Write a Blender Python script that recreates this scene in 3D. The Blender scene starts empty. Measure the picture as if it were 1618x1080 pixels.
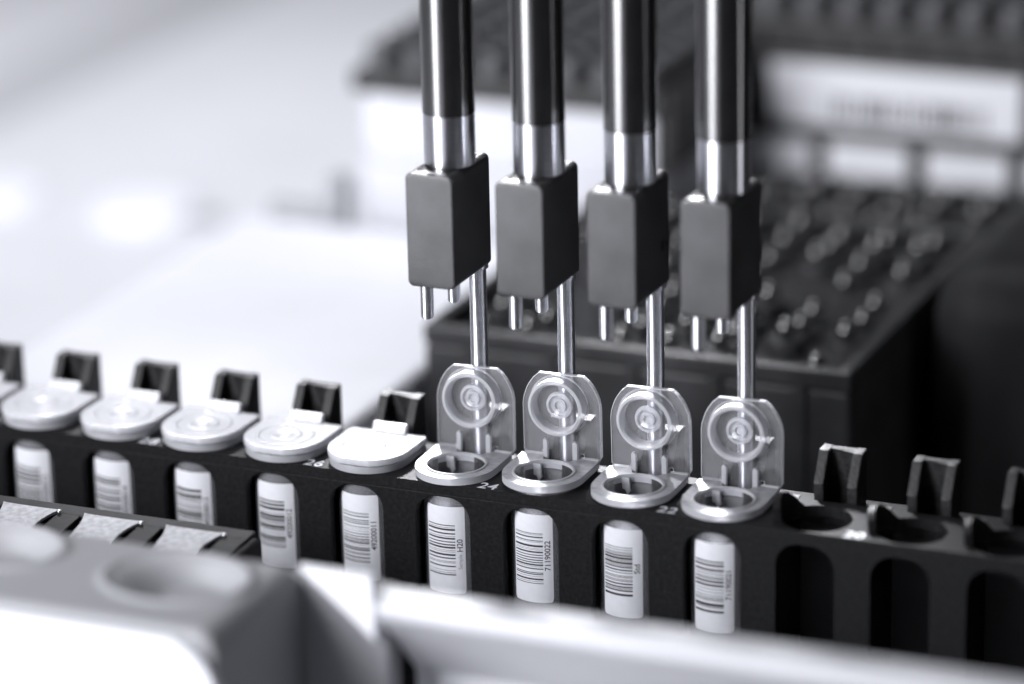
import bpy, bmesh, math, random
from mathutils import Vector, Matrix

S = 0.001                       # everything below is written in millimetres
rnd = random.Random(7)
scene = bpy.context.scene
C = scene.collection
R = math.radians

# ------------------------------------------------------------------ camera
cam_d = bpy.data.cameras.new('camera')
cam = bpy.data.objects.new('camera', cam_d); C.objects.link(cam)
M = [[0.92240340942085, -0.3709071469133381, -0.10770254712586592],
     [0.38568550066944446, 0.8697973191761652, 0.3077325431723402],
     [-0.02046081284191559, -0.32539285782352956, 0.945357521372356]]
loc = (171.79757322465943 * S, -478.8632774648726 * S, 204.17221832771216 * S)
cam.matrix_world = Matrix(((M[0][0], M[0][2], -M[0][1], loc[0]),
                           (M[1][0], M[1][2], -M[1][1], loc[1]),
                           (M[2][0], M[2][2], -M[2][1], loc[2]),
                           (0, 0, 0, 1)))
cam_d.sensor_fit = 'HORIZONTAL'; cam_d.sensor_width = 36
cam_d.lens = 125.9026
cam_d.clip_start = 0.01; cam_d.clip_end = 20
cam_d.dof.use_dof = True
cam_d.dof.focus_distance = 0.564
cam_d.dof.aperture_fstop = 6.1
cam_d.dof.aperture_blades = 0
scene.camera = cam

# ------------------------------------------------------------------ world, lamps, exposure
w = bpy.data.worlds.new('World'); scene.world = w; w.use_nodes = True
bg = w.node_tree.nodes['Background']
bg.inputs[0].default_value = (0.93, 0.95, 1.0, 1); bg.inputs[1].default_value = 0.042

def area(name, pos, target, sx, sy, watts, col=(0.955, 0.96, 1.0)):
    d = bpy.data.lights.new(name, 'AREA'); d.shape = 'RECTANGLE'; d.size = sx * S; d.size_y = sy * S
    d.energy = watts; d.color = col
    o = bpy.data.objects.new(name, d); C.objects.link(o)
    o.location = [v * S for v in pos]
    o.rotation_euler = (Vector(target) - Vector(pos)).to_track_quat('-Z', 'Y').to_euler()
    return o
area('key_softbox', (-258, -387, 150), (-40, 0, 12), 175, 390, 4.0)
dl = area('deck_lamp', (-275, 300, 560), (-255, 295, -48), 300, 300, 0.82)
dl.data.spread = R(81)
bl = area('back_lamp', (-170, 260, 235), (-18, 13, 9), 60, 60, 0.072)  # added narrow-beam light that makes the open lids glow
bl.data.spread = R(12)
bl2 = area('back_lamp', (-250, 260, 235), (-105, 20, 3), 60, 60, 0.008)  # second added light, brightening the closed lids
bl2.data.spread = R(14)
area('side_strip', (230, 20, 12), (-20, 10, 30), 26, 110, 0.034)

scene.view_settings.view_transform = 'Standard'
scene.view_settings.look = 'None'
scene.view_settings.exposure = 0.22
scene.view_settings.gamma = 1
scene.view_settings.use_curve_mapping = False
scene.cycles.use_denoising = True
scene.cycles.transparent_max_bounces = 32
scene.cycles.max_bounces = 10
scene.cycles.glossy_bounces = 6
scene.cycles.sample_clamp_indirect = 6
scene.cycles.caustics_reflective = False
scene.cycles.caustics_refractive = False

# ------------------------------------------------------------------ materials
def tint(v):
    return (v * 0.965, v * 0.975, v * 1.035, 1)

def mat(name, base, rough=0.4, metal=0.0, noise=0.0, nscale=300.0, bump=0.0, bscale=900.0, spec=0.5, rvar=0.0, stretch=None, ior=1.5, specks=False):
    m = bpy.data.materials.new(name); m.use_nodes = True
    nt = m.node_tree; b = nt.nodes['Principled BSDF']
    b.inputs['Base Color'].default_value = tint(base)
    b.inputs['Roughness'].default_value = rough
    b.inputs['Metallic'].default_value = metal
    b.inputs['Specular IOR Level'].default_value = spec; b.inputs['IOR'].default_value = ior
    tc = nt.nodes.new('ShaderNodeTexCoord')
    src = tc.outputs['Object']
    if stretch:
        mp = nt.nodes.new('ShaderNodeMapping'); mp.inputs['Scale'].default_value = stretch
        nt.links.new(src, mp.inputs['Vector']); src = mp.outputs['Vector']
    if noise or rvar:
        n = nt.nodes.new('ShaderNodeTexNoise'); n.inputs['Scale'].default_value = nscale
        n.inputs['Detail'].default_value = 6
        nt.links.new(src, n.inputs['Vector'])
        if noise:
            r = nt.nodes.new('ShaderNodeMapRange')
            r.inputs['From Min'].default_value = 0.3; r.inputs['From Max'].default_value = 0.7
            r.inputs['To Min'].default_value = 1 - noise; r.inputs['To Max'].default_value = 1 + noise
            nt.links.new(n.outputs['Fac'], r.inputs['Value'])
            v = nt.nodes.new('ShaderNodeVectorMath'); v.operation = 'SCALE'
            v.inputs[0].default_value = tint(base)[:3]
            nt.links.new(r.outputs['Result'], v.inputs['Scale'])
            nt.links.new(v.outputs['Vector'], b.inputs['Base Color'])
        if rvar:
            r2 = nt.nodes.new('ShaderNodeMapRange')
            r2.inputs['From Min'].default_value = 0.3; r2.inputs['From Max'].default_value = 0.7
            r2.inputs['To Min'].default_value = rough - rvar; r2.inputs['To Max'].default_value = rough + rvar
            nt.links.new(n.outputs['Fac'], r2.inputs['Value'])
            nt.links.new(r2.outputs['Result'], b.inputs['Roughness'])
    if specks:                       # pale dust and moulding specks
        n3 = nt.nodes.new('ShaderNodeTexNoise'); n3.inputs['Scale'].default_value = 3200; n3.inputs['Detail'].default_value = 2
        nt.links.new(src, n3.inputs['Vector'])
        r3 = nt.nodes.new('ShaderNodeMapRange'); r3.inputs['From Min'].default_value = 0.69; r3.inputs['From Max'].default_value = 0.78
        r3.inputs['To Min'].default_value = 0.0; r3.inputs['To Max'].default_value = 0.08
        nt.links.new(n3.outputs['Fac'], r3.inputs['Value'])
        ad = nt.nodes.new('ShaderNodeVectorMath'); ad.operation = 'ADD'
        nt.links.new(v.outputs['Vector'], ad.inputs[0]); nt.links.new(r3.outputs['Result'], ad.inputs[1])
        nt.links.new(ad.outputs['Vector'], b.inputs['Base Color'])
    if bump:
        n2 = nt.nodes.new('ShaderNodeTexNoise'); n2.inputs['Scale'].default_value = bscale
        n2.inputs['Detail'].default_value = 4
        nt.links.new(src, n2.inputs['Vector'])
        bp = nt.nodes.new('ShaderNodeBump'); bp.inputs['Strength'].default_value = bump
        bp.inputs['Distance'].default_value = 0.0002
        nt.links.new(n2.outputs['Fac'], bp.inputs['Height'])
        nt.links.new(bp.outputs['Normal'], b.inputs['Normal'])
    return m

def frosted(name, opacity, base=0.86, rough=0.25, trans=0.5, gloss=0.12, noise=0.0):
    """thin translucent polypropylene: part clear, part milky (diffuse + translucent), a little gloss"""
    m = bpy.data.materials.new(name); m.use_nodes = True
    nt = m.node_tree; nt.nodes.clear()
    out = nt.nodes.new('ShaderNodeOutputMaterial')
    tr = nt.nodes.new('ShaderNodeBsdfTransparent'); tr.inputs[0].default_value = (0.97, 0.97, 0.985, 1)
    df = nt.nodes.new('ShaderNodeBsdfDiffuse'); df.inputs[0].default_value = tint(base)
    tl = nt.nodes.new('ShaderNodeBsdfTranslucent'); tl.inputs[0].default_value = tint(base)
    gl = nt.nodes.new('ShaderNodeBsdfGlossy'); gl.inputs['Roughness'].default_value = rough
    fr = nt.nodes.new('ShaderNodeFresnel'); fr.inputs['IOR'].default_value = 1.45
    m1 = nt.nodes.new('ShaderNodeMixShader'); m1.inputs[0].default_value = trans
    nt.links.new(df.outputs[0], m1.inputs[1]); nt.links.new(tl.outputs[0], m1.inputs[2])
    m2 = nt.nodes.new('ShaderNodeMixShader'); m2.inputs[0].default_value = opacity
    if noise:
        tc = nt.nodes.new('ShaderNodeTexCoord')
        n = nt.nodes.new('ShaderNodeTexNoise'); n.inputs['Scale'].default_value = 900; n.inputs['Detail'].default_value = 5
        nt.links.new(tc.outputs['Object'], n.inputs['Vector'])
        r = nt.nodes.new('ShaderNodeMapRange')
        r.inputs['From Min'].default_value = 0.3; r.inputs['From Max'].default_value = 0.7
        r.inputs['To Min'].default_value = opacity * (1 - noise); r.inputs['To Max'].default_value = opacity * (1 + noise)
        nt.links.new(n.outputs['Fac'], r.inputs['Value']); nt.links.new(r.outputs['Result'], m2.inputs[0])
    nt.links.new(tr.outputs[0], m2.inputs[1]); nt.links.new(m1.outputs[0], m2.inputs[2])
    m3 = nt.nodes.new('ShaderNodeMixShader')
    nt.links.new(fr.outputs[0], m3.inputs[0])
    nt.links.new(m2.outputs[0], m3.inputs[1]); nt.links.new(gl.outputs[0], m3.inputs[2])
    nt.links.new(m3.outputs[0], out.inputs[0])
    return m

def aniso(m, amount, rot=0.25):
    """turned metal: fine grooves run round the axis, so reflections stretch along it"""
    nt = m.node_tree; b = nt.nodes['Principled BSDF']
    b.inputs['Anisotropic'].default_value = amount
    b.inputs['Anisotropic Rotation'].default_value = rot
    tg = nt.nodes.new('ShaderNodeTangent'); tg.direction_type = 'RADIAL'; tg.axis = 'Z'
    nt.links.new(tg.outputs[0], b.inputs['Tangent'])
    return m

MT = dict(
    rack=mat('black_moulded_plastic', 0.0135, 0.46, noise=0.35, nscale=1400, bump=0.2, bscale=2600, spec=0.10, specks=True),
    clip_black=mat('grained_black_plastic', 0.013, 0.5, specks=True, noise=0.5, nscale=1200, bump=0.6, bscale=2400, spec=0.35),
    block=mat('grey_anodised_block', 0.052, 0.34, noise=0.32, nscale=130, bump=0.12, bscale=4000),
    barrel=aniso(mat('glossy_black_barrel', 0.008, 0.22, ior=2.3, noise=0.3, nscale=300), 0.7),
    steel=aniso(mat('brushed_steel', 0.74, 0.30, metal=1.0, noise=0.08, nscale=90, stretch=(4, 4, 60)), 0.8),
    needle=aniso(mat('polished_steel_needle', 0.86, 0.42, metal=1.0, noise=0.06, nscale=120, stretch=(4, 4, 60)), 0.92),
    spring=mat('matt_spring_steel', 0.40, 0.55, metal=0.45, noise=0.25, nscale=900, bump=0.8, bscale=2200),
    lidfilm=frosted('frosted_lid_film', 0.066, rough=0.5, noise=0.3, trans=0.4),
    wall=frosted('milky_plastic_wall', 0.62, base=0.98, rough=0.6, trans=0.45),
    rim=frosted('light_piped_edge', 0.94, base=0.98, trans=0.45),  # same lid plastic made denser, edge glow put into the material
    ringp=frosted('milky_collar_plastic', 0.40, base=0.98, rough=0.45, noise=0.25, trans=0.3),
    closed=frosted('white_closed_lid_plastic', 0.74, base=0.88, trans=0.2, noise=0.06),
    tube=frosted('clear_tube_plastic', 0.24, trans=0.35),
    paper=mat('white_label_paper', 0.82, 0.6, noise=0.03, nscale=800),
    ink=mat('black_print_ink', 0.03, 0.6),
    inkgrey=mat('faint_print_ink', 0.42, 0.6),
    white_print=mat('white_printed_number', 0.75, 0.6),
    deck=mat('pale_grey_deck', 0.70, 0.5, noise=0.04, nscale=25),
    groove=mat('grey_deck_strip', 0.52, 0.5),
    tray=mat('white_tray_plastic', 0.93, 0.5, noise=0.03, nscale=40),
    offwhite=mat('off_white_plastic', 0.76, 0.45, noise=0.05, nscale=40),
    white=mat('white_plastic', 0.90, 0.45, noise=0.02, nscale=40),
    panel=mat('white_front_panel', 0.78, 0.4),
    rail=mat('satin_rail', 0.56, 0.35, noise=0.04, nscale=60),
    body=mat('satin_grey_housing', 0.34, 0.58, noise=0.03, nscale=60, bump=0.05, bscale=1500),
    strip=mat('dark_grey_strip_plastic', 0.034, 0.45, noise=0.2, nscale=300, bump=0.2, bscale=2000, spec=0.06),
    dark=mat('dark_grey_plastic', 0.030, 0.40, noise=0.3, nscale=80),
    darker=mat('near_black_plastic', 0.012, 0.5, noise=0.3, nscale=80),
    smoke=mat('dark_glossy_rack', 0.046, 0.38, noise=0.25, nscale=120, spec=0.25),
    vial=mat('dark_glossy_vial', 0.02, 0.06, ior=2.6),
    tip=mat('grey_conductive_tip', 0.12, 0.25, noise=0.3, nscale=100),
    slate=mat('slate_grey_panel', 0.030, 0.6, spec=0.2, noise=0.3, nscale=60),
    grey=mat('mid_grey_plastic', 0.40, 0.5),
)

# ------------------------------------------------------------------ mesh helpers
class MB:
    """collects shapes (mm) and links them as one mesh object"""
    def __init__(s):
        s.bm = bmesh.new(); s.mi = 0
    def face(s, co):
        f = s.bm.faces.new([s.bm.verts.new(c) for c in co]); f.material_index = s.mi; return f
    def box(s, x0, x1, y0, y1, z0, z1, bevel=0.0, seg=2):
        b = bmesh.new()
        vs = [b.verts.new((x, y, z)) for x in (x0, x1) for y in (y0, y1) for z in (z0, z1)]
        for q in ((0, 1, 3, 2), (4, 6, 7, 5), (0, 4, 5, 1), (2, 3, 7, 6), (0, 2, 6, 4), (1, 5, 7, 3)):
            b.faces.new([vs[i] for i in q])
        if bevel:
            bmesh.ops.bevel(b, geom=list(b.edges), offset=bevel, segments=seg, profile=0.5, affect='EDGES')
        s.add(b)
    def add(s, b, M=None):
        bmesh.ops.recalc_face_normals(b, faces=list(b.faces))
        mp = {}
        for v in b.verts:
            mp[v] = s.bm.verts.new(M @ v.co if M else v.co)
        for f in b.faces:
            try:
                nf = s.bm.faces.new([mp[v] for v in f.verts]); nf.material_index = s.mi
            except ValueError:
                pass
        b.free()
    def prism(s, pts, axis, a, b_, bevel=0.0, seg=2):
        """extrude a 2-D outline; axis 'x': pts=(y,z), 'y': pts=(x,z), 'z': pts=(x,y)"""
        def co(p, t):
            return {'x': (t, p[0], p[1]), 'y': (p[0], t, p[1]), 'z': (p[0], p[1], t)}[axis]
        b = bmesh.new()
        v0 = [b.verts.new(co(p, a)) for p in pts]; v1 = [b.verts.new(co(p, b_)) for p in pts]
        f0 = b.faces.new(v0); f1 = b.faces.new(list(reversed(v1)))
        n = len(pts)
        for i in range(n):
            b.faces.new((v0[i], v0[(i + 1) % n], v1[(i + 1) % n], v1[i]))
        bmesh.ops.recalc_face_normals(b, faces=list(b.faces))
        if bevel:
            ed = list(f0.edges) + list(f1.edges)
            bmesh.ops.bevel(b, geom=ed, offset=bevel, segments=seg, profile=0.5, affect='EDGES')
        bmesh.ops.triangulate(b, faces=[f for f in b.faces if len(f.verts) > 4])
        s.add(b)
    def lathe(s, prof, cx, cy, n=40, z0=0.0, close=False, flip=False):
        """prof = list of (r,z) about a vertical axis"""
        b = bmesh.new(); rings = []
        for r, z in prof:
            if r < 1e-6:
                rings.append([b.verts.new((cx, cy, z + z0))])
            else:
                rings.append([b.verts.new((cx + r * math.cos(2 * math.pi * k / n), cy + r * math.sin(2 * math.pi * k / n), z + z0)) for k in range(n)])
        pr = list(zip(rings, rings[1:])) + ([(rings[-1], rings[0])] if close else [])
        for A, B in pr:
            for k in range(n):
                k2 = (k + 1) % n
                if len(A) == 1 and len(B) == 1: continue
                if len(A) == 1: b.faces.new((A[0], B[k2], B[k]))
                elif len(B) == 1: b.faces.new((A[k], A[k2], B[0]))
                else: b.faces.new((A[k], A[k2], B[k2], B[k]))
        s.add(b)
    def holed(s, outer, hole, z0, z1, wall_mi=None, top_mi=None):
        """plate with one hole: outer and hole are outlines with the same point count"""
        n = len(outer); b = s.bm
        O0 = [b.verts.new((x, y, z0)) for x, y in outer]; O1 = [b.verts.new((x, y, z1)) for x, y in outer]
        H0 = [b.verts.new((x, y, z0)) for x, y in hole]; H1 = [b.verts.new((x, y, z1)) for x, y in hole]
        for i in range(n):
            j = (i + 1) % n
            fs = [b.faces.new((O1[i], O1[j], H1[j], H1[i])), b.faces.new((O0[j], O0[i], H0[i], H0[j]))]
            for f in fs: f.material_index = s.mi if top_mi is None else top_mi
            fs = [b.faces.new((O0[i], O0[j], O1[j], O1[i])), b.faces.new((H0[j], H0[i], H1[i], H1[j]))]
            for f in fs: f.material_index = s.mi if wall_mi is None else wall_mi
    def build(s, name, mats, parent=None, smooth=True, bevel=0.0, angle=35):
        me = bpy.data.meshes.new(name)
        for v in s.bm.verts: v.co = v.co * S
        s.bm.to_mesh(me); s.bm.free()
        for m in (mats if isinstance(mats, (list, tuple)) else [mats]): me.materials.append(m)
        o = bpy.data.objects.new(name, me); C.objects.link(o)
        if parent: o.parent = parent
        if smooth:
            me.polygons.foreach_set('use_smooth', [True] * len(me.polygons))
            try: me.set_sharp_from_angle(angle=R(angle))
            except Exception: pass
        if smooth:
            wn = o.modifiers.new('weighted_normals', 'WEIGHTED_NORMAL'); wn.keep_sharp = True
        if bevel:
            md = o.modifiers.new('bevel', 'BEVEL'); md.width = bevel * S; md.segments = 2
            md.limit_method = 'ANGLE'; md.angle_limit = R(40)
            md.harden_normals = False
        return o

def thing(name, label, cat, at=(0, 0, 0), group=None):
    o = bpy.data.objects.new(name, None); C.objects.link(o)
    o.empty_display_size = 0.005
    o.location = [v * S for v in at]; o['label'] = label; o['category'] = cat
    if group: o['group'] = group
    return o
def tag(o, label, cat, group=None):
    o['label'] = label; o['category'] = cat
    if group: o['group'] = group
    return o
def copy_tree(o, parent=None):
    c = o.copy(); C.objects.link(c)
    if parent: c.parent = parent
    for ch in list(o.children): copy_tree(ch, c)
    return c
def arc(cx, cy, r, a0, a1, n):
    return [(cx + r * math.cos(R(a0 + (a1 - a0) * k / n)), cy + r * math.sin(R(a0 + (a1 - a0) * k / n))) for k in range(n + 1)]
def radial(outline_fn, cx, cy, angles):
    return [outline_fn(a) for a in angles]
def text_mesh(txt, size, mb, place, mi, extrude=0.0):
    """letters as flat faces; place(u, v) -> mm position"""
    cu = bpy.data.curves.new('lettering', 'FONT'); cu.body = txt; cu.size = size
    cu.offset = 0.011 * size; cu.align_x = 'CENTER'; cu.align_y = 'CENTER'; cu.resolution_u = 4
    o = bpy.data.objects.new('lettering', cu); C.objects.link(o)
    dg = bpy.context.evaluated_depsgraph_get(); dg.update()
    me = bpy.data.meshes.new_from_object(o.evaluated_get(dg))
    b = bmesh.new(); b.from_mesh(me)
    for v in b.verts: v.co = Vector(place(v.co.x, v.co.y))
    mp = {v: mb.bm.verts.new(v.co) for v in b.verts}
    for f in b.faces:
        nf = mb.bm.faces.new([mp[v] for v in f.verts]); nf.material_index = mi
    b.free()
    bpy.data.objects.remove(o); bpy.data.curves.remove(cu); bpy.data.meshes.remove(me)

PITCH = 15.0
TY = 5.9                         # tube axis, behind the rack's front face
ZD = -48.0                       # deck

# ------------------------------------------------------------------ setting
b = MB(); b.box(-2200, -20, -900, 2600, ZD - 20, ZD)
deck = b.build('deck', MT['deck']); deck['kind'] = 'structure'
b = MB(); b.box(-19.9, 1500, -900, 2600, ZD - 20, ZD)
dk = b.build('dark_floor', MT['dark']); dk['kind'] = 'structure'
b = MB(); b.box(-342, -312, 200, 700, ZD - 1, ZD + 0.4, 0.1)
groove = b.build('deck_strip', MT['groove']); tag(groove, 'grey strip running back across the pale deck at the far upper left', 'strip')

# ------------------------------------------------------------------ tube rack
N0, N1 = -11, 5
XL, XR = N0 * PITCH - 7.5, N1 * PITCH + 7.5
rack = thing('tube_rack', 'long black tube rack with arched windows and white numbers, holding the microtubes', 'tube rack', (-45, 8, ZD))
def rel(o, root):                # parts are modelled in world mm; keep them there under a placed root
    o.location = [-v for v in root.location]; return o
# front wall: comb outline with arched slots


front = []
front.append((XR, -1.8)); front.append((XL, -1.8)); front.append((XL, -45.0))
for n in range(N0, N1 + 1):
    cx = n * PITCH; hw = 4.65; r = 3.7; top = -2.25
    front.append((cx - hw, -45.0))
    front += [(x, z) for x, z in arc(cx - hw + r, top - r, r, 180, 90, 10)]
    front += [(x, z) for x, z in arc(cx + hw - r, top - r, r, 90, 0, 10)]
    front.append((cx + hw, -45.0))
front.append((XR, -45.0))
mb = MB(); mb.prism(front, 'y', 0.0, 1.7, 0.18, 2)
rel(mb.build('front_wall', MT['rack'], rack), rack)
mb = MB()
# thin inner cell walls between positions and the rear wall
for n in range(N0, N1 + 2):
    x = n * PITCH - 7.5
    mb.box(x - 0.6, x + 0.6, 1.72, 18.9, -45, -1.85)
mb.box(XL, XR, 19, 20.6, -45, -2.3, 0.2)
mb.box(XL - 2, XL - 0.02, 0, 20.6, -45, 0, 0.2); mb.box(XR + 0.02, XR + 2, 0, 20.6, -45, 0, 0.2)
mb.box(XL, XR, 0.4, 20.4, -47.5, -45.05)
rel(mb.build('inner_walls', MT['darker'], rack), rack)
mb = MB()
# top deck with round holes
NA = 64
def square_pt(a, cx, cy, x0, x1, y0, y1):
    dx, dy = math.cos(a), math.sin(a); t = 1e9
    if dx > 1e-9: t = min(t, (x1 - cx) / dx)
    if dx < -1e-9: t = min(t, (x0 - cx) / dx)
    if dy > 1e-9: t = min(t, (y1 - cy) / dy)
    if dy < -1e-9: t = min(t, (y0 - cy) / dy)
    return (cx + dx * t, cy + dy * t)
for n in range(N0, N1 + 1):
    cx = n * PITCH
    corner = [math.atan2(yy - TY, xx) for xx in (-7.5, 7.5) for yy in (0.0, 13.2)]
    ang = sorted([2 * math.pi * k / NA - math.pi for k in range(NA)] + corner)
    outer = [square_pt(a, cx, TY, cx - 7.5, cx + 7.5, 0.0, 13.2) for a in ang]
    hole = [(cx + 5.5 * math.cos(a), TY + 5.5 * math.sin(a)) for a in ang]
    mb.holed(outer, hole, -1.75, 0.0)
mb.box(XL, XR, 13.22, 20.6, -3.6, -2.0)
mb.box(XL, XR, 12.6, 13.2, -3.6, -1.78)
# guide fins: curved scoop walls left of each hole
for n in range(N0, N1 + 1):
    cx = n * PITCH
    if n <= 0: continue
    bb = bmesh.new(); rows = []
    K = 14
    for k in range(K + 1):
        a = R(128 + (212 - 128) * k / K); t = k / K
        h = 3.3 * math.sin(math.pi * min(1, 0.12 + (1 - t) * 0.9)) ** 0.8 if 0 < k < K else 0.1
        ri, ro = 5.6, 6.7
        rows.append([bb.verts.new((cx + r_ * math.cos(a), TY + r_ * math.sin(a), z)) for r_, z in ((ri, -0.3), (ri, h), (ro, h * 0.92), (ro, -0.3))])
    for A, B in zip(rows, rows[1:]):
        for i in range(4):
            j = (i + 1) % 4
            bb.faces.new((A[i], A[j], B[j], B[i]))
    bb.faces.new(rows[0]); bb.faces.new(list(reversed(rows[-1])))
    mb.add(bb)
rel(mb.build('top_deck', MT['rack'], rack), rack)

# retaining tabs
def tab_mesh():
    t = MB()
    prof_wall = [(14.5, -3.4), (14.5, 2.0), (14.3, 2.2), (14.4, 2.5), (16.9, 6.7), (17.3, 7.0), (19.6, 7.0), (19.6, -3.4)]
    t.prism(prof_wall, 'x', -3.35, -1.75, 0.2)
    t.prism(prof_wall, 'x', 2.05, 3.65, 0.2)
    t.prism([(18.2, -2.6), (18.2, 6.9), (19.55, 6.9), (19.55, -2.6)], 'x', -1.78, 2.08)
    # wedge web that closes the channel towards the right
    bb = bmesh.new()
    A = [(-0.9, 18.22, 6.85), (2.08, 17.4, 6.85), (2.08, 18.22, 6.85), (1.5, 18.22, 1.0), (2.08, 17.6, 1.0), (2.08, 18.22, 1.0)]
    vs = [bb.verts.new(a) for a in A]
    for q in ((0, 1, 2), (5, 4, 3), (0, 3, 4, 1), (1, 4, 5, 2), (2, 5, 3, 0)): bb.faces.new([vs[i] for i in q])
    t.add(bb)
    return t
tab0 = None
for n in range(N0, N1 + 1):
    if tab0 is None:
        tab0 = tab_mesh().build('retaining_tab', MT['clip_black'], rack); o = tab0
    else:
        o = tab0.copy(); C.objects.link(o); o.parent = rack
    o.location = Vector((n * PITCH * S, 0, 0)) - rack.location

# printed numbers
for k, n in enumerate(range(-10, 5, 2)):
    num = 20 + 2 * (-(n) // 2) + 2
    x = (n + 1.5) * PITCH
    num = {-10: 32, -8: 30, -6: 26 + 2, -4: 26, -2: 24, 0: 22, 2: 20, 4: 18}[n]
for num, x in ((30, -97.9), (28, -97.7 + 0.0), (26, -67.8), (24, -37.6), (22, -7.6), (20, 22.4), (18, 52.4)):
    if num == 30: x = -127.8
    t = MB()
    text_mesh(str(num), 2.9, t, lambda u, v, x=x: (x + u * 1.12, 1.35 + v * 1.15, 0.05), 0)
    rel(t.build('printed_number', MT['white_print'], rack, smooth=False), rack)

# ------------------------------------------------------------------ microtubes
r_t = 5.35
def cyl(a_deg, z, r):            # a measured from -Y towards +X
    a = R(a_deg); return (r * math.sin(a), TY - r * math.cos(a), z)
def label_part(parent, bars, code, small=None, a0=-37, a1=36, top=-4.05, bot=-18.85):
    m = MB(); K = 24
    def band(z0, z1, s0, s1, r, mi, k=K):
        m.mi = mi
        for i in range(k):
            p, q = s0 + (s1 - s0) * i / k, s0 + (s1 - s0) * (i + 1) / k
            m.face([cyl(p, z0, r), cyl(q, z0, r), cyl(q, z1, r), cyl(p, z1, r)])
    # paper with slightly rounded corners (rows)
    rows = [(bot, 3.5), (bot + 0.15, 1.6), (bot + 0.45, 0.4), (bot + 0.8, 0), (top - 0.8, 0), (top - 0.4, 0.4), (top - 0.12, 1.4), (top, 3.0)]
    for (z0, i0), (z1, i1) in zip(rows, rows[1:]):
        for i in range(K):
            f0, f1 = i / K, (i + 1) / K
            L0, R0, L1, R1 = a0 + i0, a1 - i0, a0 + i1, a1 - i1
            m.mi = 0
            m.face([cyl(L0 + (R0 - L0) * f0, z0, r_t + 0.03), cyl(L0 + (R0 - L0) * f1, z0, r_t + 0.03),
                    cyl(L1 + (R1 - L1) * f1, z1, r_t + 0.03), cyl(L1 + (R1 - L1) * f0, z1, r_t + 0.03)])
    for z0, z1 in bars:
        band(z0, z1, -34.5, 19.0, r_t + 0.045, 1, 16)
    lab = m.build('paper_label', [MT['paper'], MT['ink']], parent)
    def code_part(txt, size, zc, mt, name):
        t = MB()
        text_mesh(txt, size, t, lambda u, v: cyl(27.0 - math.degrees(v / r_t), zc + u, r_t + 0.05), 0)
        return t.build(name, MT[mt], lab, smooth=False)
    if code: code_part(code, 1.28, -10.9 if len(code) > 4 else -10.6, 'ink', 'printed_code')
    if small: code_part(small, 0.9, -13.4, 'inkgrey', 'printed_code')
    return lab
def bars_from(px, span, z0=-7.1, z1=-15.7):
    a, c = span; out = []
    for p, wd in px:
        zc = z0 + (p - a) / (c - a) * (z1 - z0); h = wd / (c - a) * abs(z1 - z0)
        out.append((zc - h / 2, zc + h / 2))
    return out
def bars_random(seed):
    g = random.Random(seed); z = -7.05; out = []; u = 0.128
    while z > -15.6:
        wd = g.choice((1, 1, 1, 2, 2, 3, 4)) * u; gap = g.choice((1, 1, 2, 2, 3)) * u
        if z - wd < -15.75: break
        out.append((z - wd, z)); z -= wd + gap
    return out
B_H20 = bars_from([(205, 14), (237, 6), (268, 28), (330, 20), (372, 6), (405, 25), (457, 16), (502, 20), (545, 27), (588, 6), (612, 6),
                   (657, 28), (710, 20), (760, 7), (780, 7), (835, 20), (900, 6), (935, 6), (965, 18)], (195, 975))
B_711 = bars_from([(372, 6), (384, 3), (405, 12), (437, 8), (450, 3), (485, 18), (508, 3), (520, 3), (540, 14), (567, 8), (590, 9), (613, 9),
                   (634, 9), (656, 14), (672, 3), (692, 10), (728, 7), (742, 9), (762, 3), (787, 14), (808, 3), (825, 6)], (368, 830))
B_490 = bars_from([(452, 5), (463, 4), (485, 10), (520, 9), (538, 7), (556, 9), (588, 7), (608, 3), (630, 4), (655, 8), (682, 9), (708, 11), (727, 8),
                   (745, 14), (768, 3), (795, 12), (815, 14), (845, 6), (858, 7), (890, 12), (915, 5), (932, 9)], (448, 940))

def ring_outline(a):
    """D-shaped collar: round at the front, straight sides back to the hinge"""
    dx, dy = math.cos(a), math.sin(a); R0 = 6.55
    if dy <= 0: return (R0 * dx, TY + R0 * dy)
    t = 1e9
    if abs(dx) > 1e-9: t = min(t, 6.6 / abs(dx))
    if dy > 1e-9: t = min(t, 7.1 / dy)
    return (t * dx, TY + t * dy)

def tube_body(parent):
    m = MB()
    m.lathe([(r_t, -0.6), (r_t, -24.0), (r_t - 0.4, -26), (2.2, -41.5), (1.2, -42.8), (0, -43.0)], 0, TY, 56)
    m.lathe([(4.62, 0.9), (4.62, -24.0), (1.6, -41.2), (0, -41.8)], 0, TY, 56)
    return m.build('tube_body', MT['tube'], parent)

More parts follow.
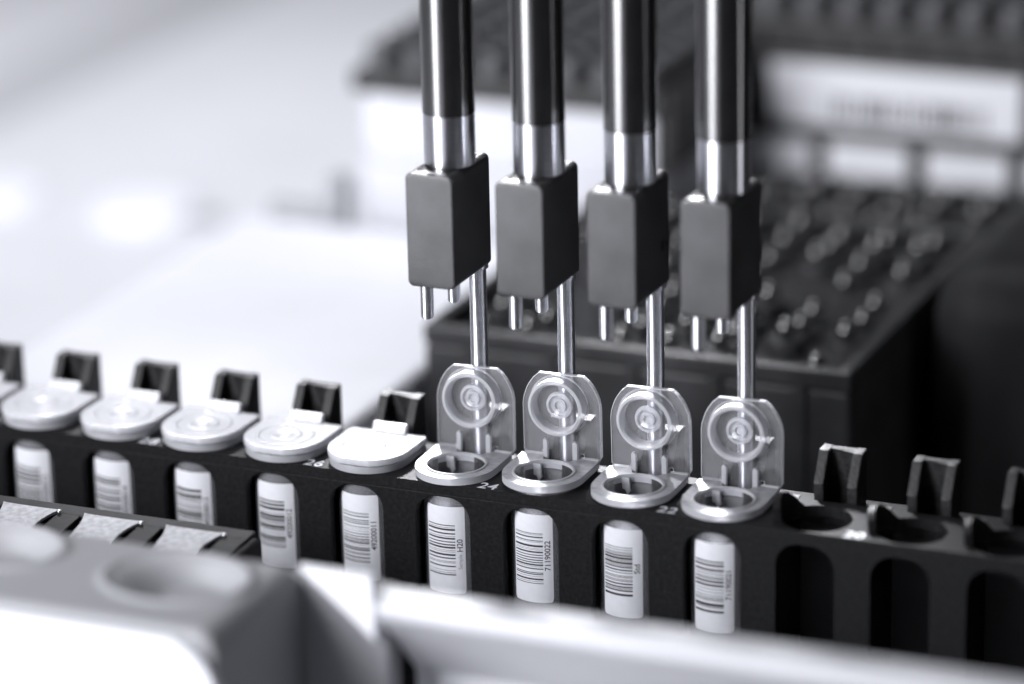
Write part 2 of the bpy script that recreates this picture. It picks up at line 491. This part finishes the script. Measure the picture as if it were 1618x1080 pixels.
def collar_part(parent, seed=0):
    m = MB()
    NA = 96
    ang = [2 * math.pi * k / NA - math.pi for k in range(NA)]
    cor = [math.atan2(7.1, 6.6), math.atan2(7.1, -6.6)]
    ang = sorted(ang + cor)
    # full-width D up to the rear of the hole, leaving a notch in the middle of the hinge
    def outl(a):
        x, y = ring_outline(a)
        if y > TY + 5.35 and abs(x) < 2.95 and math.sin(a) > 0:
            t = 5.35 / math.sin(a)
            x, y = t * math.cos(a), TY + 5.35
        return (x, y)
    xs = [math.atan2(7.1, 2.95), math.atan2(7.1, -2.95), math.atan2(5.35, 2.95), math.atan2(5.35, -2.95)]
    ang = sorted(ang + [a + e for a in xs[:2] for e in (-1e-4, 1e-4)])
    outer = []
    for a in ang:
        x, y = ring_outline(a)
        if math.sin(a) > 0 and abs(math.cos(a) / math.sin(a)) * 7.1 < 2.95:
            t = 5.35 / math.sin(a); x, y = t * math.cos(a), TY + 5.35
        outer.append((x, y))
    hole = [(4.64 * math.cos(a), TY + 4.64 * math.sin(a)) for a in ang]
    m.holed(outer, hole, 0.05, 1.2, wall_mi=1, top_mi=0)
    # raised lip round the hole and outer lip
    m.mi = 1
    m.lathe([(4.62, 1.22), (4.62, 1.42), (4.95, 1.42), (5.0, 1.22)], 0, TY, 64)
    # snap prong hanging into the hole at the back left, rear bridge under the hinge
    m.mi = 0
    m.prism([(-3.3, 1.0), (-1.95, 1.0), (-1.7, -1.2), (-2.3, -1.9), (-2.6, -1.1), (-3.1, -0.9)], 'y', TY + 3.35, TY + 3.75, 0.08)
    m.prism([(TY + 3.3, -1.3), (TY + 3.3, 0.2), (TY + 5.2, 1.0), (TY + 5.2, 0.4)], 'x', -2.3, -1.95)
    # hinge straps
    for x0, x1 in ((-6.2, -3.0), (3.5, 6.4)):
        m.prism([(TY + 7.05, 0.35), (TY + 7.05, 1.15), (TY + 7.35, 1.45), (TY + 7.7, 1.35), (TY + 7.8, 0.95), (TY + 7.4, 0.55)], 'x', x0, x1)
    return m.build('collar', [MT['ringp'], MT['wall']], parent)

LID = [(-6.05, 1.15), (-6.35, 1.65), (-6.36, 9.5), (-6.25, 10.4), (-6.0, 11.3), (-5.65, 12.25), (-5.2, 13.1), (-4.45, 14.15), (-3.5, 15.0),
       (4.1, 15.15), (5.05, 14.4), (5.75, 13.5), (6.3, 12.5), (6.7, 11.5), (6.9, 10.4), (6.95, 9.6), (6.95, 1.75), (6.65, 1.2)]
def plate_y(m, outline, y0, y1, mi_face, mi_edge, bev=0.12):
    b = bmesh.new()
    v0 = [b.verts.new((x, y0, z)) for x, z in outline]; v1 = [b.verts.new((x, y1, z)) for x, z in outline]
    f0 = b.faces.new(v0); f1 = b.faces.new(list(reversed(v1)))
    n = len(outline); side = []
    for i in range(n): side.append(b.faces.new((v0[i], v0[(i + 1) % n], v1[(i + 1) % n], v1[i])))
    for f in (f0, f1): f.material_index = mi_face
    for f in side: f.material_index = mi_edge
    bmesh.ops.recalc_face_normals(b, faces=list(b.faces))
    r = bmesh.ops.bevel(b, geom=list(f0.edges), offset=bev, segments=1, affect='EDGES')
    for f in r['faces']: f.material_index = mi_edge
    bmesh.ops.triangulate(b, faces=[f for f in b.faces if len(f.verts) > 4])
    mp = {v: m.bm.verts.new(v.co) for v in b.verts}
    for f in b.faces:
        nf = m.bm.faces.new([mp[v] for v in f.verts]); nf.material_index = f.material_index
    b.free()
def lathe_y(m, prof, cx, cz, mi, n=64):
    """prof = (r, y) about an axis along Y"""
    b = bmesh.new(); rings = []
    for r, y in prof:
        rings.append([b.verts.new((cx + r * math.cos(2 * math.pi * k / n), y, cz + r * math.sin(2 * math.pi * k / n))) for k in range(n)])
    for A, B in zip(rings, rings[1:]):
        for k in range(n): b.faces.new((A[k], A[(k + 1) % n], B[(k + 1) % n], B[k]))
    m.mi = mi; m.add(b)

def open_lid(parent):
    m = MB(); Y0, Y1 = 13.1, 13.85; zc = 9.95
    out = list(LID)
    # bottom edge: right strap, notch, tongue down the middle, notch, left strap
    out += [(4.05, 1.15), (3.95, 1.9), (3.3, 1.95), (3.2, -1.3), (2.7, -1.55), (-2.3, -1.55), (-2.75, -1.2), (-2.8, 1.95), (-3.1, 1.9), (-3.2, 1.15)]
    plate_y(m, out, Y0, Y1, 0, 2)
    # sealing plug towards the camera: outer wall, inner stepped rings
    lathe_y(m, [(4.65, Y0 - 0.02), (4.72, Y0 - 1.0), (4.6, Y0 - 1.9), (4.15, Y0 - 2.0), (3.85, Y0 - 1.7), (3.75, Y0 - 0.03)], 0.0, zc, 1)
    lathe_y(m, [(2.25, Y0 - 0.02), (2.15, Y0 - 0.5), (1.75, Y0 - 0.55), (1.65, Y0 - 0.03)], 0.1, zc, 3)
    lathe_y(m, [(1.2, Y0 - 0.02), (1.1, Y0 - 0.4), (0.75, Y0 - 0.42), (0.7, Y0 - 0.03)], 0.1, zc, 3)
    lathe_y(m, [(5.1, Y0 - 0.02), (5.05, Y0 - 0.16), (4.8, Y0 - 0.16), (4.72, Y0 - 0.02)], 0.0, zc, 3)
    lathe_y(m, [(2.2, Y0 - 0.06), (0.01, Y0 - 0.06)], 0.1, zc, 3)
    # two upright ribs of the tongue
    for x0, x1 in ((-2.75, -1.95), (2.3, 3.15)):
        rib = [(x0, -1.5), (x1, -1.5)] + arc((x0 + x1) / 2, 3.75, (x1 - x0) / 2, 0, 180, 8)
        m.mi = 1
        m.prism(rib, 'y', Y0 - 0.75, Y0 - 0.01, 0.12)
    m.mi = 1
    m.box(-1.95, 2.3, Y0 - 0.45, Y0 - 0.01, -1.55, -1.05, 0.1)
    # hinge strips
    m.mi = 1
    m.box(-6.0, -3.2, Y0 - 0.25, Y1 - 0.05, 0.75, 1.14, 0.12); m.box(4.1, 6.6, Y0 - 0.25, Y1 - 0.05, 0.75, 1.14, 0.12)
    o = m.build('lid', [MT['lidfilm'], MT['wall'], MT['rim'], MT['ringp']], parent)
    for p in o.data.polygons:
        if p.material_index in (0, 2): p.use_smooth = False
    return o

def closed_lid(parent):
    m = MB()
    def out(scale=0.0):
        pts = []
        fr = 6.85 - scale
        pts += arc(0, TY, fr, 180, 360, 40)
        pts = [(x, y) for x, y in pts]
        # blunt front
        pts = [(x, max(y, TY - 6.35 + scale)) for x, y in pts]
        pts += [(7.0 - scale, 11.6), (6.9 - scale, 12.7), (6.5 - scale, 13.0), (-6.1 + scale, 13.0), (-6.5 + scale, 12.7), (-6.7 + scale, 11.6)]
        return pts
    m.prism(out(), 'z', 1.3, 2.45, 0.22)
    m.prism(out(0.5), 'z', 1.15, 1.32)
    z = 2.46
    m.lathe([(4.8, z), (4.65, z + 0.08), (4.4, z + 0.08), (4.25, z)], 0, TY, 56)
    m.lathe([(2.7, z), (2.45, z + 0.1), (2.1, z + 0.1), (1.8, z + 0.04), (0, z + 0.03)], 0, TY, 56)
    m.lathe([(1.15, z + 0.04), (1.0, z + 0.1), (0.6, z + 0.1), (0.45, z + 0.05), (0, z + 0.05)], 0, TY, 40)
    # the raised hinge bar at the back
    m.prism([(11.6, 2.44), (12.4, 2.6), (12.75, 3.3), (12.95, 3.75), (13.5, 3.8), (13.9, 3.3), (13.9, 2.3), (13.1, 2.0), (12.5, 2.4)], 'x', -2.7, 3.2, 0.2)
    return m.build('lid', MT['closed'], parent)

tubes_open = {-3: ('H20', 'Sample', B_H20, 'open microtube whose barcode label reads H20'),
              -2: ('71190022', None, B_711, 'open microtube whose barcode label reads 71190022'),
              -1: ('Std', None, bars_random(31), 'open microtube with short blurred Std code on its label, left of the end one'),
              0: ('71190021', None, bars_random(12), 'open microtube at the right end, next to the empty rack positions')}
tubes_shut = {-4: ('49200011', None, B_490, 'closed microtube whose barcode label reads 49200011'),
              -5: ('49200012', None, bars_random(5), 'closed microtube just left of the one labelled 49200011'),
              -6: ('49200013', None, bars_random(6), 'closed microtube seen above the right steel clip'),
              -7: ('49200014', None, bars_random(17), 'closed microtube seen above the middle steel clip'),
              -8: ('49200015', None, bars_random(28), 'closed microtube with a strongly blurred label, seen above the left steel clip'),
              -9: ('49200016', None, bars_random(9), 'closed microtube cut off by the left edge, only the lid showing')}
def curve(pts, k=6):
    out = []
    for i in range(len(pts) - 1):
        p0 = pts[max(0, i - 1)]; p1 = pts[i]; p2 = pts[i + 1]; p3 = pts[min(len(pts) - 1, i + 2)]
        for j in range(k):
            t = j / k
            out.append(tuple(0.5 * (2 * b + (c - a) * t + (2 * a - 5 * b + 4 * c - d) * t * t + (3 * b - a - 3 * c + d) * t ** 3) for a, b, c, d in zip(p0, p1, p2, p3)))
    return out + [pts[-1]]
MARKS = {-2: [curve([(-54, -2.8), (-46, -3.3), (-44, -4.2), (-49, -5.2), (-58, -5.9), (-66, -5.7)]), curve([(-58, -4.6), (-51, -5.4), (-42, -6.6)])],
         -1: [curve([(-52, -3.2), (-46, -4.3), (-48, -5.3)]), curve([(-58, -13.0), (-53, -14.2), (-55, -15.6)])],
         0: [curve([(-56, -3.0), (-45, -3.4), (-44, -4.8), (-52, -5.6), (-43, -6.6)]), curve([(-58, -13.4), (-52, -14.6), (-57, -15.8), (-53, -16.6)])]}
o_body = o_col = o_lid = c_lid = c_col = c_body = None
for n in sorted(list(tubes_open) + list(tubes_shut), reverse=True):
    op = n in tubes_open
    code, small, bars, lab = (tubes_open if op else tubes_shut)[n]
    t = thing('microtube', lab, 'microtube', (n * PITCH, 0, 0), 'microtubes standing in the black rack')
    if o_body is None:
        o_body = tube_body(t); o_col = collar_part(t); o_lid = open_lid(t)
    else:
        for src in (o_body, o_col) + ((o_lid,) if op else ()):
            c = src.copy(); C.objects.link(c); c.parent = t
    if not op:
        if c_lid is None: c_lid = closed_lid(t)
        else:
            c = c_lid.copy(); C.objects.link(c); c.parent = t
    lb = label_part(t, bars, code, small)
    if op:
        lift = {-3: 0.0, -2: 0.65, -1: 0.25, 0: 0.0}[n]
        t.location.z += lift * S
        lid = [c for c in t.children if c.name.startswith('lid')][0]
        h = Vector((0, 13.45 * S, 1.1 * S))
        rot = Matrix.Rotation(R({-3: -1.2, -2: 1.0, -1: 2.0, 0: -0.4}[n]), 4, 'X') @ Matrix.Rotation(R({-3: 0.5, -2: -0.8, -1: 0.3, 0: 0.9}[n]), 4, 'Z')
        lid.matrix_local = Matrix.Translation(h) @ rot @ Matrix.Translation(-h)
    if n in MARKS:
        m = MB()
        for path in MARKS[n]:
            for (a, z), (a2, z2) in zip(path, path[1:]):
                d = Vector((math.radians(a2 - a) * r_t, z2 - z)); d.normalize(); nx, nz = -d.y * 0.13, d.x * 0.13
                dn = math.degrees(nx / r_t)
                m.face([cyl(a - dn, z - nz, r_t + 0.05), cyl(a + dn, z + nz, r_t + 0.05), cyl(a2 + dn, z2 + nz, r_t + 0.05), cyl(a2 - dn, z2 - nz, r_t + 0.05)])
        m.build('marker_stroke', MT['ink'], t, smooth=False)

# ------------------------------------------------------------------ pipetting channels
def channel():
    root = thing('pipetting_channel', '', 'pipette', (0, 0, 0), 'pipetting channels above the rack')
    bx0, bx1, by0, by1, bz0, bz1 = -5.55, 2.4, 1.85, 16.45, 31.6, 49.9
    cx, cy = -0.95, 8.83
    m = MB()
    prof = [(bx0, bz0), (bx1, bz0), (bx1, bz1), (bx0, bz1)]
    rr = 1.0
    m.prism(arc(bx1 - rr, bz1 - rr, rr, 0, 90, 8) + arc(bx0 + rr, bz1 - rr, rr, 90, 180, 8) + arc(bx0 + rr, bz0 + rr, rr, 180, 270, 8) + arc(bx1 - rr, bz0 + rr, rr, 270, 360, 8), 'y', by0, by1, 0.28, 3)
    o = m.build('block', MT['block'], root, angle=40)
    m = MB()                       # dark glossy recessed saddle the collar sits in
    m.box(bx0 + 1.0, bx1 - 1.25, by0 + 1.0, by1 - 1.6, bz1 - 0.3, bz1 + 0.16, 0.2)
    m.build('top_plate', MT['barrel'], root)
    m = MB()
    m.lathe([(0, bz1 + 0.17), (3.9, bz1 + 0.17), (4.02, bz1 + 0.4), (4.02, 58.4), (3.85, 58.55), (0, 58.55)], cx, cy, 72)
    m.build('collar', MT['steel'], root)
    m = MB()
    m.lathe([(3.8, 58.15), (4.08, 58.3), (4.08, 130), (0, 130)], cx, cy, 72)
    m.build('barrel', MT['barrel'], root)
    for px, py in ((-3.4, 4.1), (-2.7, 12.9)):
        m = MB()
        m.lathe([(1.03, bz0 + 0.3), (1.03, 26.2), (0.8, 25.85), (0, 25.8)], px, py, 32)
        m.build('guide_pin', MT['needle'], root)
    m = MB()
    m.lathe([(1.38, bz0 + 0.3), (1.38, -0.6), (1.1, -1.2), (0, -1.25)], 0.28, 15.6, 40)
    m.lathe([(1.75, bz0 + 0.3), (1.75, bz0 - 0.5), (1.4, bz0 - 0.7)], 0.28, 15.6, 40)
    m.build('needle', MT['needle'], root)
    return root
ch0 = channel()
chl = ['leftmost pipetting channel, its needle behind the lid of the H20 tube',
       'second pipetting channel from the left, its needle behind the lid of the tube labelled 71190022',
       'third pipetting channel from the left, with a small dark screw hole in its block side',
       'rightmost pipetting channel, its needle behind the lid of the last open tube']
for i, n in enumerate((-3, -2, -1, 0)):
    o = ch0 if i == 0 else copy_tree(ch0)
    o.location = (n * PITCH * S, 0, 0); o['label'] = chl[i]
    if n == -1:
        m = MB()
        for (yy, zz, rr) in ((13.3, 38.6, 0.75), (15.2, 38.5, 0.35)):
            bb = bmesh.new(); vs = []
            for x in (2.36, 2.44):
                vs.append([bb.verts.new((x, yy + rr * math.cos(2 * math.pi * k / 24), zz + 1.3 * rr * math.sin(2 * math.pi * k / 24))) for k in range(24)])
            for k in range(24): bb.faces.new((vs[0][k], vs[0][(k + 1) % 24], vs[1][(k + 1) % 24], vs[1][k]))
            bb.faces.new(vs[1])
            m.add(bb)
        m.build('screw_hole', MT['darker'], o)

# ------------------------------------------------------------------ neighbouring rack with steel clips, in front at the left
cr = thing('clip_rack', 'low black rack with steel spring clips in front of the tube rack at the left', 'rack', (-110, -34, ZD))
CLIPX = (-118.2, -104.1, -89.6, -75.2)
m = MB()
m.prism([(-26.8, ZD + 0.5), (-26.8, -2.35), (-26.5, -2.1), (-23.6, -1.95), (-23.3, -2.3), (-23.3, ZD + 0.5)], 'x', -190, -66.0, 0.12)
m.box(-66.02, -64.4, -41, -24.6, -30, -2.4, 0.7, 3)
prev = -190
for x in CLIPX + (None,):
    x1 = x - 5.3 if x is not None else -66.0
    if x1 > prev: m.prism([(-45, -24), (-45, -3.6), (-26.85, -2.1), (-26.85, -24)], 'x', prev, x1, 0.15)
    prev = x + 5.2 if x is not None else 0
m.box(-190, -66.05, -45, -26.9, ZD + 0.5, -24.1)
rel(m.build('body', MT['strip'], cr), cr)
def spring_clip():
    m = MB(); K = 18; W = 24
    # saddle: a strip of spring steel that flares where it rolls over the edge
    bbm = bmesh.new(); rows = []
    for i in range(K + 1):
        t = i / K
        y = -26.4 - 14.0 * t; z = -1.75 - 1.0 * t - 2.2 * t ** 3
        hw = 3.75 + 1.35 * (1 - min(1, t * 2.4)) ** 2
        rows.append([bbm.verts.new((hw * (2 * k / W - 1), y, z + 0.1 * (abs(2 * k / W - 1)) ** 4)) for k in range(W + 1)])
    for A, B in zip(rows, rows[1:]):
        for k in range(W): bbm.faces.new((A[k], A[k + 1], B[k + 1], B[k]))
    ex = bmesh.ops.extrude_face_region(bbm, geom=list(bbm.faces))
    for v in [g for g in ex['geom'] if isinstance(g, bmesh.types.BMVert)]: v.co.z -= 0.45
    m.add(bbm)
    return m
sc0 = None
for x in CLIPX:
    if sc0 is None:
        sc0 = spring_clip().build('spring_clip', MT['spring'], cr); o = sc0
    else:
        o = sc0.copy(); C.objects.link(o); o.parent = cr
    o.location = Vector(((x + 0.35) * S, 0, 0)) - cr.location
    p = MB(); p.lathe([(0, -0.35), (0.3, -0.2), (0.38, 0), (0.3, 0.2), (0, 0.35)], x + 5.6, -27.0, 16, -1.7)
    rel(p.build('pivot', MT['needle'], cr), cr)

# ------------------------------------------------------------------ white moulded carrier housing in the foreground
hz = thing('carrier_housing', 'out-of-focus white moulded housing with dimples and a rail, in front of the racks', 'housing', (-40, -65, ZD))
def bowl(x, y, cx, cy, rx, ry, depth):
    d = math.hypot((x - cx) / rx, (y - cy) / ry)
    if d >= 1: return 0.55 * math.exp(-((d - 1.06) / 0.07) ** 2)
    u = 0 if d < 1e-6 else ((x - cx) / rx * 0.8 + (y - cy) / ry * 0.6) / d
    t = min(1, (1 - d) / (0.62 - 0.30 * u)); return -depth * t * t * (3 - 2 * t)
m = MB()
# top skin with the dimples; right and front edges rolled over
bbm = bmesh.new(); NX, NY = 220, 90; X0, X1, Y0, Y1 = -190.0, -41.5, -84.0, -57.0
grid = []
for j in range(NY + 1):
    row = []
    for i in range(NX + 1):
        fx = i / NX; x = X0 + (X1 - X0) * (1 - (1 - fx) ** 1.8); y = Y0 + (Y1 - Y0) * j / NY
        z = 9.0 + bowl(x, y, -55.8, -67.5, 10.2, 8.2, 3.2) + bowl(x, y, -87.0, -66.0, 10.6, 7.8, 3.2)
        dx = x - (X1 - 3.5); dyf = (Y0 + 2.0) - y; dyb = y - (Y1 - 1.2)
        if dx > 0: z -= 3.5 - math.sqrt(max(0, 12.25 - dx * dx))
        if dyf > 0: z -= 2.0 - math.sqrt(max(0, 4.0 - dyf * dyf))
        if dyb > 0: z -= 1.2 - math.sqrt(max(0, 1.44 - dyb * dyb))
        row.append(bbm.verts.new((x, y, z)))
    grid.append(row)
for j in range(NY):
    for i in range(NX): bbm.faces.new((grid[j][i], grid[j][i + 1], grid[j + 1][i + 1], grid[j + 1][i]))
# skirt down to the deck
ring = [grid[0][i] for i in range(NX + 1)] + [grid[j][NX] for j in range(1, NY + 1)] + [grid[NY][i] for i in range(NX - 1, -1, -1)] + [grid[j][0] for j in range(NY - 1, 0, -1)]
low = [bbm.verts.new((v.co.x, v.co.y, ZD + 0.3)) for v in ring]
for k in range(len(ring)):
    k2 = (k + 1) % len(ring); bbm.faces.new((ring[k2], ring[k], low[k], low[k2]))
m.add(bbm)
rel(m.build('body', MT['body'], hz, angle=50), hz)
m = MB()                            # white front panel with a big rounded upper corner
m.prism([(-190, 8.2), (-47.5, 8.2)] + arc(-48.5, 0.2, 8.0, 80, 0, 14) + [(-40.5, ZD + 0.3), (-190, ZD + 0.3)], 'y', -86.2, -84.05, 0.7, 3)
rel(m.build('front_panel', MT['panel'], hz), hz)
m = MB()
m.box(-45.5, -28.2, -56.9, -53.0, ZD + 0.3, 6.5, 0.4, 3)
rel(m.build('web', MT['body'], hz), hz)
m = MB()                            # white wedge added as the lit patch above the block's cast shadow
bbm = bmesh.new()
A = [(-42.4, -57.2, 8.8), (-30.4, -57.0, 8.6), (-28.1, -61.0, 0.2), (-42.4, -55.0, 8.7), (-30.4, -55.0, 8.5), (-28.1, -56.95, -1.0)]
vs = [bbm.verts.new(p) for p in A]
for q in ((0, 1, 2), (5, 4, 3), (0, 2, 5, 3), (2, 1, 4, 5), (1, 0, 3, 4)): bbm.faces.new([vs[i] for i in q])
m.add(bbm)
rel(m.build('lit_triangle', MT['panel'], hz, bevel=0.5), hz)
m = MB()
prof = [(-47.0, ZD + 0.3), (-47.0, -3.0), (-54.6, 6.2), (-55.4, 7.1)] + [(y, z) for y, z in arc(-59.2, 5.3, 1.9, 88, 218, 14)] + [(-48.6, -8.5), (-48.6, ZD + 0.3)]
m.prism(prof, 'x', -28.0, 160, 0.5, 2)
rel(m.build('rail', MT['rail'], hz), hz)

# ------------------------------------------------------------------ background: vial rack behind the needles
VG = 'vials in the dark block racks'
v0 = None
for (xa, xb, ya, yb, nx, ny, lab, vl) in (
        (-79.5, 0, 70, 157, 8, 9, 'dark glossy block rack with small vials right behind the open tubes', 'small dark glossy vial standing in the front dark block rack'),
        (-62, 0, 160, 198, 6, 3, 'dark block rack with a few vials in front of the white-labelled box', 'small dark glossy vial in the rear dark block rack, before the white labels')):
    vr = thing('vial_rack', lab, 'rack', ((xa + xb) / 2, (ya + yb) / 2, ZD))
    m = MB()
    zt = 0.0 if ya < 100 else -4.5
    m.box(xa, xb, ya, yb, ZD + 0.3, -3.4 + zt, 1.2)
    m.box(xa, xb, ya, ya + 2.6, -3.3 + zt, 0.2 + zt, 0.5); m.box(xa, xb, yb - 2.6, yb, -3.3 + zt, 0.2 + zt, 0.5)
    m.box(xa, xa + 2.5, ya + 2.7, yb - 2.7, -3.3 + zt, 0.2 + zt, 0.5); m.box(xb - 2.5, xb, ya + 2.7, yb - 2.7, -3.3 + zt, 0.2 + zt, 0.5)
    for k in range(5):
        x = xa + 9 + k * (xb - xa - 18) / 4
        m.box(x - 1.2, x + 1.2, ya - 0.8, ya + 0.3, -40, -3, 0.3)
    rel(m.build('body', MT['smoke'], vr), vr)
    px, py = (xb - xa - 8) / nx, (yb - ya - 8) / ny
    for j in range(ny):
        for i in range(nx):
            if rnd.random() < 0.12: continue
            x = xa + 4 + px * (i + 0.5); y = ya + 4 + py * (j + 0.5)
            if v0 is None:
                m = MB()
                m.lathe([(3.7, -7.9), (3.7, -1.4), (3.4, -0.9), (1.2, -0.8), (0, -0.8)], 0, 0, 32)
                m.mi = 1
                m.lathe([(0.8, -0.79)] + [(1.75 * math.cos(R(t)), 0.7 + 1.75 * math.sin(R(t))) for t in range(-55, 90, 12)] + [(0, 2.45)], 0, 0, 32)
                v0 = m.build('vial', [MT['smoke'], MT['vial']]); o = v0
            else:
                o = v0.copy(); C.objects.link(o)
            tag(o, vl, 'vial', VG if ya < 100 else 'vials in the rear block rack')
            o.location = ((x + rnd.uniform(-.5, .5)) * S, (y + rnd.uniform(-.5, .5)) * S, (zt + rnd.uniform(-2.6, 0.6)) * S)

# tip rack far left with a white front
def tips(x0, y0, nx, ny, px, py, z, r, lab, grp, src=None):
    for j in range(ny):
        for i in range(nx):
            if src is None:
                m = MB(); m.lathe([(r, -2.0), (r, 2.2), (r * 0.85, 3.0), (r * 0.55, 3.1), (r * 0.5, 1.2), (0, 1.0)], 0, 0, 20)
                src = m.build('pipette_tip', MT['tip']); o = src
            else:
                o = src.copy(); C.objects.link(o)
            tag(o, lab, 'pipette tip', grp)
            o.location = ((x0 + px * i) * S, (y0 + py * j) * S, z * S)
    return src
t1 = thing('tip_rack', 'white-fronted tip rack with dark top, behind the left needles', 'tip rack', (-100, 215, ZD))
m = MB(); m.box(-133.5, -68, 159, 272, ZD + 0.3, 1.2, 1.2); m.box(-131.5, -70, 161.5, 270, 1.25, 3.2); m.box(-132.6, -69, 160, 271, 3.25, 15.6, 1.2)
rel(m.build('base', MT['offwhite'], t1), t1)
m = MB(); m.box(-134.5, -67, 158.2, 273, 15.7, 20.4, 1.0); m.box(-68.5, -65.4, 160, 273, 4, 20.2, 0.5)
rel(m.build('tray', MT['darker'], t1), t1)
src = tips(-129.5, 163, 8, 13, 8.2, 8.4, 22.2, 2.9, 'dark grey pipette tip in the white-fronted tip rack', 'tips in the white-fronted rack')

t2 = thing('tip_rack', 'dark tip rack with a white barcode plate, at the upper right', 'tip rack', (-30, 250, ZD))
m = MB(); m.box(-66, 22, 203, 325, -4, 19.0, 1.0)
rel(m.build('base', MT['dark'], t2), t2)
m = MB(); m.box(-67, 23, 202.2, 326, 19.1, 26.6, 0.8)
for k in range(11): m.box(-64 + 8.2 * k, -61 + 8.2 * k, 201.4, 202.3, 19.3, 25.5, 0.2)
rel(m.build('tray', MT['darker'], t2), t2)
m = MB(); m.box(-59.5, -5.9, 202.2, 202.98, 4.6, 17.6, 0.25)
lp = rel(m.build('label_plate', MT['white'], t2), t2)
m = MB(); g = random.Random(3); x = -46.5
while x < -14:
    wd = g.choice((0.4, 0.7, 1.1)); m.box(x, x + wd, 202.05, 202.18, 6.2, 11.0); x += wd + g.choice((0.5, 0.8, 1.2))
m.build('barcode', MT['ink'], lp)
tips(-61, 208, 10, 13, 8.6, 9.0, 28.6, 3.5, 'dark grey pipette tip in the dark rack at the upper right', 'tips in the dark upper right rack', src)

rb = thing('reagent_box', 'dark low box with a row of white labels, under the upper right tip rack', 'reagent box', (-40, 250, ZD))
m = MB(); m.box(-92, 24, 200.0, 324, ZD + 0.3, -4.3, 1.0)
m.box(-92, 24, 200.0, 202.1, -4.2, 3.4, 0.4)
rel(m.build('body', MT['dark'], rb), rb)
for x0 in (-87.3, -66.5, -45.8, -24.9, -4.0):
    m = MB(); m.box(x0, x0 + 17.0, 199.2, 199.97, -16, 2.0, 0.25)
    rel(m.build('white_label', MT['white'], rb), rb)

# white tray on the deck, left
m = MB(); m.box(-157, -82, 34, 150, ZD + 0.3, -10, 2.0, 3)
wt = m.build('white_tray', MT['tray']); tag(wt, 'blurred plain white tray on the deck behind the closed tubes', 'tray')
# dark panel on the deck, right
m = MB(); m.box(3.5, 260, 101, 196, ZD + 0.3, 10, 10.0, 6)
dp = m.build('dark_module', MT['slate']); tag(dp, 'plain dark grey module with rounded edges at the right edge, beside the front vial rack', 'module')
# round white caps on the deck, and grey blocks standing for a shadow and a smudge
for i, (x, y) in enumerate(((-236.5, 253), (-277, 251))):
    m = MB(); m.lathe([(0, 2.6), (11.3, 2.6), (12.0, 2.0), (12.1, 0), (0, 0)], 0, 0, 48)
    o = m.build('round_cap', MT['white']); o.location = (x * S, y * S, (ZD + 0.02) * S)
    tag(o, ['round white cap on the pale deck, left of the white-fronted tip rack', 'round white cap on the pale deck, cut by the left edge'][i], 'cap', 'round white caps on the deck')
m = MB(); m.box(-151, -138, 151, 155, ZD + 0.05, -7, 0.8); m.box(-138.2, -134.3, 151.5, 158, ZD + 0.05, -1, 0.8)  # grey blocks added where a shadow darkens the tip rack's foot
o = m.build('shade_block', MT['grey']); tag(o, 'small grey block standing for the shadow at the foot of the white-fronted tip rack', 'shade block')
m = MB(); m.box(-223, -216, 250, 255, ZD + 0.05, -45.5, 0.8)  # small grey block standing in for a dark smudge
o = m.build('smudge_block', MT['grey']); tag(o, 'tiny grey block on the deck behind the white tray', 'stud')
